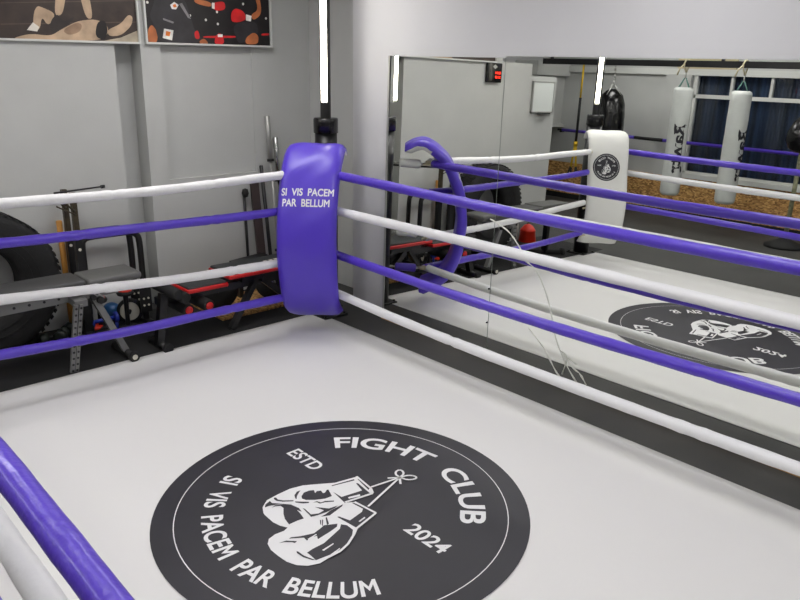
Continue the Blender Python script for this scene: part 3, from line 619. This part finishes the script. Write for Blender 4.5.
# dip station: two bent tube frames with twin uprights
t = thing('dip_station', 'black tubular dip stand with bent double bars and tall twin uprights', 'dip station', (2.38,6.1,FZ))
for y in (6.0,6.19):
    p = smooth_path([(2.135,y,.02),(2.135,y,.5),(2.135,y,.73),(2.15,y,.785),(2.21,y,.805),(2.42,y,.805),(2.53,y,.80),(2.585,y,.77),(2.605,y,.70),(2.61,y,.4),(2.61,y,.02)], 60)
    MB().tube(p,.026,14).build('bent_frame', 'black_metal', t)
    MB().box(2.085,2.125,y-.02,y+.02,.80,1.17).build('upright', 'brown_steel', t); MB().box(2.08,2.13,y-.025,y+.025,.02,.80).build('lower_post', 'black_metal', t)
    b = MB(); b.cyl((2.105,y-.03,.72),(2.105,y-.02,.72),.012,10).cyl((2.105,y-.03,.30),(2.105,y-.02,.30),.012,10); b.build('bolt', 'white_plastic', t)
    b = MB(); b.tube([(2.105,y-.02,1.03),(2.07,y-.05,1.05),(2.01,y-.06,1.13)],.007,8).tube([(2.105,y-.02,1.0),(2.07,y-.05,1.02),(2.02,y-.05,1.05)],.006,8); b.build('wire_hook', 'brown_steel', t)
    b = MB(); b.box(2.555,2.655,y-.035,y-.028,.10,.34); b.build('bracket_plate', 'black_metal', t)
    b = MB()
    for x,z in ((2.585,.16),(2.625,.16),(2.585,.22),(2.625,.22)): b.cyl((x,y-.042,z),(x,y-.034,z),.009,8)
    b.build('bolt', 'white_plastic', t)
b = MB(); b.tube([(2.0,6.10,1.163),(2.38,6.10,1.178)],.007,10).cyl((2.37,6.10,1.177),(2.40,6.10,1.178),.014,12); b.build('top_bar', 'black_metal', t)
b = MB(); b.box(2.07,2.13,5.92,6.27,FZ,.03).box(2.58,2.64,5.92,6.27,FZ,.03).box(2.13,2.58,6.16,6.21,.0,.03); b.build('base', 'black_metal', t)

# wooden stick
b = MB(); b.tube([(2.065,6.235,FZ),(2.07,6.272,.905),(2.07,6.272,.91)],[.023,.023,.018],14); tag(b.build('wooden_stick', 'wood_stick'), 'orange wooden stick leaning upright against the grey wall', 'stick')

# dumbbells
for k,(x,y,rz,lab) in enumerate(((1.84,6.03,.2,'dark green dumbbell on the floor in front of the tyre'),(1.94,6.06,.9,'dark green dumbbell on the floor beside the wooden stick foot'))):
    t = thing('dumbbell', lab, 'dumbbell', (x,y,FZ), 'dumbbells on the floor'); d = V((math.cos(rz),math.sin(rz),0)); c = V((x,y,.035))
    MB().tube([c-d*.07,c+d*.07],.015,10).build('grip', 'black_metal', t)
    for s in (-1,1): MB().tube([c+d*s*.055,c+d*s*.062,c+d*s*.115,c+d*s*.122],[.04,.055,.055,.04],6).build('head', 'dark_green', t)

# push-up grips with red tops
for x,y,h,lab in ((2.44,5.99,.30,'black push-up grip with a red oval top behind the white wheel'),(2.26,6.12,.24,'black push-up grip with a red top behind the perforated legs')):
    t = thing('push_up_grip', lab, 'push-up grip', (x,y,FZ), 'push-up grips')
    MB().lathe([(0,FZ),(.075,FZ),(.075,0),(.06,.012),(0,.012)], (x,y,0)).build('foot', 'black_rubber', t)
    MB().lathe([(.02,.0),(.018,.12),(.022,h-.02)], (x,y,0), n=16).build('stem', 'black_metal', t)
    b = MB().lathe([(0,h-.025),(.065,h-.02),(.072,h-.005),(.066,h+.012),(0,h+.012)], (x,y,0)); b.build('top_rim', 'black_rubber', t)
    MB().lathe([(0,h+.012),(.055,h+.012),(.05,h+.026),(0,h+.03)], (x,y,0)).build('red_cushion', 'red_plastic', t)
b = MB(); b.lathe([(0,FZ),(.06,FZ),(.065,FZ+.012),(.058,FZ+.025),(0,FZ+.027)], (2.21,6.12,0)); tag(b.build('slider_disc', 'red_plastic'), 'red sliding disc on the floor under the grey bench', 'slider disc')
b = MB(); b.tube([(2.14,6.02,.085),(2.36,6.0,.10)],.016,12); b.cyl((2.135,6.02,.085),(2.16,6.02,.086),.045,16).cyl((2.335,6.002,.099),(2.36,6.0,.1),.045,16); b.tube([(2.15,6.02,FZ),(2.15,6.02,.06)],.014,8).tube([(2.35,6.0,FZ),(2.35,6.0,.07)],.014,8)
tag(b.build('push_up_bar', 'blue_bar'), 'blue bar with black end discs under the grey bench', 'exercise bar')
b = MB(); b.lathe([(0,-.085)]+[(.085*math.cos(a),.085*math.sin(a)) for a in [PI*(i/14-.5) for i in range(1,14)]]+[(0,.085)], (2.40,6.22,.075), n=24); tag(b.build('exercise_ball', 'blue'), 'small blue ball on the floor behind the white wheel', 'ball')
# ab wheel
t = thing('ab_wheel', 'white-faced black exercise wheel standing under the bench', 'exercise wheel', (2.50,6.07,FZ))
ax = V((-.45,-.85,.1)).normalized(); c = V((2.50,6.07,.105))
MB().lathe([(.08,-.028),(.104,-.026),(.109,0),(.104,.026),(.08,.028)], c, ax, 32).build('tyre', 'black_rubber', t)
MB().lathe([(0,-.02),(.083,-.022),(.087,-.02),(.087,.02),(.083,.022),(0,.02)], c, ax, 32).build('disc', 'white_plastic', t)
MB().tube([c-ax*.10,c-ax*.095,c+ax*.095,c+ax*.10],[.012,.016,.016,.012],12).build('handle', 'black_rubber', t)

# red and black bench
t = thing('sit_up_bench', 'black sit-up bench with red-edged pads', 'weight bench', (3.1,5.36,FZ))
def pad2(x0,x1,y0,y1,z0,z1,nm):
    MB().rbox(x0,x1,y0,y1,z0,z0+.035,.012).build(nm+'_trim', 'red', t)
    b = MB(); b.rbox(x0+.012,x1-.012,y0+.012,y1-.012,z0+.025,z1,.012); b.build(nm+'_pad', 'black_vinyl', t)
pad2(2.68,3.05,5.34,5.68,.385,.435,'seat'); pad2(3.06,3.80,5.34,5.70,.435,.49,'back')
b = MB(); b.beam((2.46,5.45,.35),(3.75,5.45,.36),.06,.06); b.box(2.85,2.95,5.38,5.54,.37,.395).box(3.2,3.6,5.38,5.54,.38,.44); b.build('main_beam', 'black_metal', t)
b = MB(); b.beam((2.50,5.40,.42),(2.415,5.36,.02),.06,.06,(0,1,0)); b.build('leg', 'black_metal', t)
b = MB(); b.beam((3.34,5.40,.38),(3.06,5.36,.0),.045,.05,(0,1,0)); b.build('leg', 'black_metal', t)
b = MB(); b.beam((3.40,5.40,.38),(3.82,5.37,.02),.05,.05,(0,1,0)); b.build('leg', 'black_metal', t)
for x,y0,y1 in ((2.43,5.24,5.50),(3.83,5.335,5.55)):
    b = MB(); b.cyl((x,y0,.02),(x,y1,.02),.032,16); f = b.build('foot_bar', 'black_metal', t)
    for y in (y0,y1): MB().cyl((x,y-.02,.022),(x,y+.02,.022),.042,16,bev=.006).build('foot_cap', 'black_rubber', f)
for x,z in ((2.60,.40),(2.54,.44)): MB().tube([(x,5.22,z),(x,5.23,z),(x,5.62,z),(x,5.63,z)],[.035,.045,.045,.035],18).build('foam_roller', 'black_rubber', t)
for x in (2.64,2.82):
    f = MB().tube([(x,5.26,.285),(x,5.27,.285),(x,5.60,.285)],[.04,.05,.05],18).build('foam_roller', 'black_rubber', t)
    MB().lathe([(0,.012),(.02,.01),(.032,0),(.032,-.004)], (x,5.256,.285), (0,-1,0), 20).build('end_cap', 'red', f)
MB().beam((2.60,5.41,.36),(2.70,5.41,.285),.03,.03,(0,1,0)).build('roller_arm', 'black_metal', t)
b = MB()
for x,z in ((2.63,.33),(2.67,.33),(2.63,.29)): b.cyl((x,5.40,z),(x,5.415,z),.010,8)
b.build('bolt', 'silver', t)
for vs_,lab_ in ((3.62,'x'),):
    b = MB(); 
    for k in range(4): b.box(3.50+.055*k,3.535+.055*k,5.50,5.53,.4905,.4912)
    b.build('pad_mark', 'white_plastic', t)

# chipboard sheet with weight plates
b = MB(); b.box(3.12,3.98,5.60,6.18,FZ,.02); tag(b.build('chipboard_sheet', 'osb'), 'chipboard sheet lying on the floor under the weight plates', 'chipboard')
for x,y,R_,lean,lab in ((3.22,5.85,.19,.12,'black weight plate with a chrome hub leaning behind the red bench'),(3.78,5.82,.16,.1,'black weight plate standing nearer the corner post')):
    t = thing('weight_plate', lab, 'weight plate', (x,y,.02), 'weight plates on the chipboard'); ax = V((-.25,-1,.1)).normalized(); c = V((x,y,.02+R_))
    MB().lathe([(.025,-.02),(.05,-.022),(.055,-.012),(R_-.035,-.012),(R_-.03,-.022),(R_-.004,-.022),(R_,-.016),(R_,.016),(R_-.004,.022),(.025,.02)], c, ax, 40).build('disc', 'black_rubber', t)
    MB().lathe([(0,.034),(.026,.034),(.03,.03),(.03,-.02),(0,-.02)], c, ax, 20).build('hub', 'chrome', t)
    b = MB(); b.box(x-.09,x+.09,y-.02,y+.05,.02,.032); b.build('stand', 'black_metal', t)

# bars leaning in the corner
def bar(name, base, top, r, m, label, sleeves=False):
    t = thing(name, label, 'barbell' if sleeves else 'bar', base, 'bars in the corner'); a = V(base); c = V(top); d = (c-a).normalized()
    if sleeves:
        MB().tube([a+d*.40,c-d*.40],.014,12).build('shaft', m, t)
        for p,e in ((a,1),(c,-1)):
            MB().tube([p,p+d*e*.004,p+d*e*.40],[.021,.025,.025],14).build('sleeve', m, t); MB().tube([p+d*e*.40,p+d*e*.425],.035,14).build('collar', 'black_metal', t)
    else: MB().tube([a,a+d*.004,c-d*.004,c],[r*.8,r,r,r*.8],12).build('shaft', m, t)
    return t
bar('barbell', (4.02,6.02,FZ), (4.10,6.30,1.66), .025, 'silver', 'tallest silver barbell leaning in the corner behind the purple pad', True)
bar('barbell', (4.14,6.10,FZ), (4.19,6.305,1.46), .025, 'chrome', 'shorter chrome barbell leaning beside the tallest one', True)
bar('metal_bar', (3.96,6.06,FZ), (4.02,6.31,1.20), .018, 'black_metal', 'thin black bar leaning in the corner left of the silver barbells')
t = bar('metal_bar', (3.75,6.16,FZ), (3.80,6.28,.93), .014, 'black_metal', 'black rod with a round head leaning at the corner')
MB().lathe([(0,-.045),(.025,-.035),(.034,0),(.025,.035),(0,.045)], (3.802,6.262,.96), n=18).build('round_head', 'black_rubber', t)
b = MB(); b.beam((3.88,6.10,FZ),(3.915,6.285,1.10),.09,.02,(0,1,0)); tag(b.build('wooden_board', 'brown_board'), 'dark brown board leaning upright behind the bars in the corner', 'board')
b = MB(); b.beam((3.50,6.05,.36),(3.86,6.05,.385),.10,.03); b.box(3.55,3.59,6.02,6.08,FZ,.355).box(3.80,3.84,6.02,6.08,FZ,.375); tag(b.build('low_rack', 'black_metal'), 'low black rack standing behind the red-edged bench', 'rack')

# ================================================================ SEEN IN THE MIRROR
# wall clock / round timer
t = thing('interval_timer', 'black interval timer with red digits high on the grey wall', 'timer', (1.19,6.3,2.05))
MB().rbox(1.05,1.32,6.255,6.298,2.05,2.28,.012).build('case', 'black_gloss', t)
for body, z in (('8:04', 2.165), ('21:8', 2.115)):
    vs, fs, w = text_polys(body, .03); MB().add([(1.13+x*.10/w, 6.2535, z+y*.026-.013) for x,y in vs], fs).build('digits', 'red_led', t, fix=False)
MB().poly([(1.19+.045*math.cos(a*PI/2),6.2535,2.235+.026*math.sin(a*PI/2)) for a in range(4)]).build('badge', 'silver', t)
# whiteboard
t = thing('whiteboard', 'white magnetic board hung on the grey partition', 'whiteboard', (-1.6,7.58,1.60))
MB().box(-1.86,-1.34,7.575,7.598,1.63,2.08).build('board', 'board_white', t)
b = MB(); b.box(-1.88,-1.32,7.57,7.599,1.61,1.63).box(-1.88,-1.32,7.57,7.599,2.08,2.095).box(-1.88,-1.86,7.57,7.599,1.61,2.09).box(-1.34,-1.32,7.57,7.599,1.61,2.09); b.build('frame', 'silver', t)
MB().box(-1.75,-1.48,7.52,7.575,1.595,1.615).build('pen_tray', 'dark_vinyl', t)
# rail with bags
t = thing('bag_rail', 'long black steel rail carrying the punching bags', 'rail', (-2.6,3.6,2.39))
MB().box(-2.645,-2.555,-1.5,8.36,2.39,2.48).build('beam', 'black_metal', t)
for y in (-1,2,5.2,8.2): MB().box(-2.62,-2.58,y-.02,y+.02,2.48,3.3).build('hanger', 'black_metal', t)
def heavy_bag(y, z0, z1, r, label, rot):
    x = -2.6; t = thing('punching_bag', label, 'punching bag', (x,y,z0), 'white hanging punching bags'); h = z1-z0
    prof = [(0,z0),(r*.75,z0),(r*.93,z0+.02),(r,z0+.06)]+[(r*(1+.012*math.sin(k*1.9)),z0+.06+(h-.12)*k/14) for k in range(1,14)]+[(r,z1-.06),(r*.93,z1-.02),(r*.7,z1),(0,z1)]
    MB().lathe(prof,(x,y,0),n=36).build('bag_body', 'bag_white', t)
    for k in range(4):
        a = k*PI/2+.4; b = MB(); b.tube([(x+r*.8*math.cos(a),y+r*.8*math.sin(a),z1-.03),(x+.015*math.cos(a),y+.015*math.sin(a),z1+.13)],.008,8); b.build('strap', 'teal_ring', t)
    MB().tube([(x,y,z1+.12),(x,y,z1+.22)],.012,8).build('swivel', 'silver', t)
    b = MB(); b.tube([(x,y,z1+.21),(x+.03,y+.02,2.38),(x+.055,y+.02,2.44),(x+.05,y,2.49),(x,y,2.495),(x-.055,y,2.485),(x-.055,y,2.40),(x,y,z1+.21)],.012,8)
    b.tube([(x+.05,y+.02,2.43),(x+.06,y+.08,2.36),(x+.055,y+.11,2.27)],.011,8); b.build('hanging_rope', 'rope_beige', t)
    # upright script lettering and a swash, wrapped round the bag
    def on(u, z, lift=.003): a = rot+u/r; return (x+(r*1.014+lift)*math.cos(a), y+(r*1.014+lift)*math.sin(a), z)
    vs, fs, w = text_polys('Rawtr', .028, .95); b = MB(); L = .74; z_c = z0+h*.44
    b.add([on((yv-.45)*.15, z_c-xv*L/w) for xv,yv in vs], fs)
    for P in ([(-.10,.36),(-.07,.36),(.05,.30),(.05,.26)],[(-.06,.26),(-.045,.30),(-.085,-.32),(-.10,-.36),(-.125,-.33),(-.11,-.27),(-.085,-.25)],[(.05,.33),(.09,.33),(.075,.21),(.055,.23)]):
        b.add([on(u, z_c+v) for u,v in P], [list(range(len(P)))])
    b.build('lettering', 'print_black', t, fix=False)
BR1, BR2 = -.66, -1.3
heavy_bag(5.74, .48, 2.10, .145, 'white hanging bag with full black script, nearer the white emblem pad', BR1)
heavy_bag(4.86, .47, 2.08, .145, 'white hanging bag with lettering turned to its edge, beside the black ball', BR2)
# black bag behind the post light
x,y = -2.6,6.95
t = thing('punching_bag', 'black teardrop punching bag hanging behind the white-padded post', 'punching bag', (x,y,.95))
MB().lathe([(0,.95),(.10,.96),(.18,1.02),(.225,1.15),(.24,1.35),(.235,1.6),(.215,1.8),(.17,1.93),(.10,2.0),(.04,2.03),(0,2.03)], (x,y,0)).build('bag_body', 'black_gloss', t)
for k in range(4):
    a = k*PI/2; MB().tube([(x+.16*math.cos(a),y+.16*math.sin(a),1.93),(x,y,2.12)],.008,8).build('strap', 'silver', t)
b = MB()
for k in range(7): b.tube([(x,y,2.11+.05*k),(x,y,2.15+.05*k)],.011 if k%2 else .016,8)
b.build('chain', 'silver', t)
# suspension trainer
x,y = -2.6,7.55
t = thing('suspension_trainer', 'yellow and black suspension strap hanging from the rail', 'suspension strap', (x,y,.5))
MB().tube([(x,y,2.48),(x,y,1.85)],.016,8).build('anchor_strap', 'yellow', t)
MB().tube([(x,y,1.86),(x,y,1.12)],.022,8).build('main_strap', 'black_rubber', t)
b = MB(); b.tube([(x,y,1.14),(x,y,1.06)],.035,10); b.build('buckle', 'yellow', t)
for s in (-1,1):
    MB().tube([(x,y+.01*s,1.08),(x,y+.05*s,.70)],.018,8).build('side_strap', 'yellow', t)
    MB().tube([(x,y+.05*s,.72),(x-.05,y+.07*s,.58),(x-.05,y+.07*s,.56),(x+.05,y+.07*s,.56),(x+.05,y+.07*s,.58),(x,y+.05*s,.72)],.016,8).build('handle', 'black_rubber', t)
# purple rope along the window side
t = thing('barre_rope', 'thin purple rope stretched along the window side behind the bags', 'rope', (WX+.14,4,1.2))
MB().tube([(WX+.14,8.45,1.255),(WX+.14,6.95,1.24)],.028,12).build('sleeve', 'purple', t)
MB().tube([(WX+.14,6.95,1.24),(WX+.14,6.42,1.235)],.028,12).build('taped_section', 'black_rubber', t)
MB().tube([(WX+.14,6.42,1.235),(WX+.14,-1.5,1.17)],.028,12).build('sleeve', 'purple', t)
MB().tube([(WX+.14,8.55,1.255),(WX+.14,8.44,1.255)],.02,10).build('rope_end', 'black_rubber', t)
for y in (8.5,2.0,-1.45): MB().tube([(WX+.02,y,1.22),(WX+.14,y,1.22)],.014,8).build('wall_hook', 'black_metal', t)
# free-standing reflex ball
x,y = -2.55,3.90
t = thing('reflex_ball', 'black glossy ball on an upright pole beside the windows', 'reflex ball', (x,y,FZ))
MB().lathe([(0,1.30),(.09,1.305),(.18,1.36),(.225,1.46),(.215,1.58),(.16,1.70),(.08,1.80),(.02,1.84),(0,1.845)], (x,y,0)).build('ball', 'black_gloss', t)
MB().tube([(x,y,.02),(x,y,1.31)],.03,12).build('pole', 'pole', t)
MB().lathe([(0,FZ),(.26,FZ),(.26,.03),(.10,.10),(.04,.14),(0,.14)], (x,y,0)).build('base', 'black_rubber', t)

# ================================================================ CAMERA AND WORLD
f_, pitch, roll, yaw = 755.794, .308, .0191, .7512
fw = V((math.sin(yaw)*math.cos(pitch), math.cos(yaw)*math.cos(pitch), -math.sin(pitch))); rt = V((math.cos(yaw), -math.sin(yaw), 0)); up = rt.cross(fw)
r2 = rt*math.cos(roll)+up*math.sin(roll); u2 = up*math.cos(roll)-rt*math.sin(roll)
cam = bpy.data.cameras.new('camera'); cam.sensor_width = 36; cam.lens = f_/800*36; cam.clip_start = .02
co = bpy.data.objects.new('camera', cam); C.objects.link(co)
m = Matrix(((r2.x,u2.x,-fw.x,0),(r2.y,u2.y,-fw.y,0),(r2.z,u2.z,-fw.z,2.2),(0,0,0,1))); co.matrix_world = m
sc = bpy.context.scene; sc.camera = co
w = bpy.data.worlds.new('world'); sc.world = w; w.use_nodes = True
w.node_tree.nodes['Background'].inputs[0].default_value = (.02,.025,.035,1); w.node_tree.nodes['Background'].inputs[1].default_value = 1
sc.view_settings.view_transform = 'Standard'; sc.view_settings.look = 'None'; sc.view_settings.gamma = 1; sc.view_settings.exposure = EXPO
sc.view_settings.use_curve_mapping = False
sc.cycles.use_denoising = True; sc.cycles.sample_clamp_indirect = 4; sc.cycles.max_bounces = 10; sc.cycles.diffuse_bounces = 5; sc.cycles.glossy_bounces = 6
for o in list(bpy.data.objects):
    if '_o' in o: del o['_o']
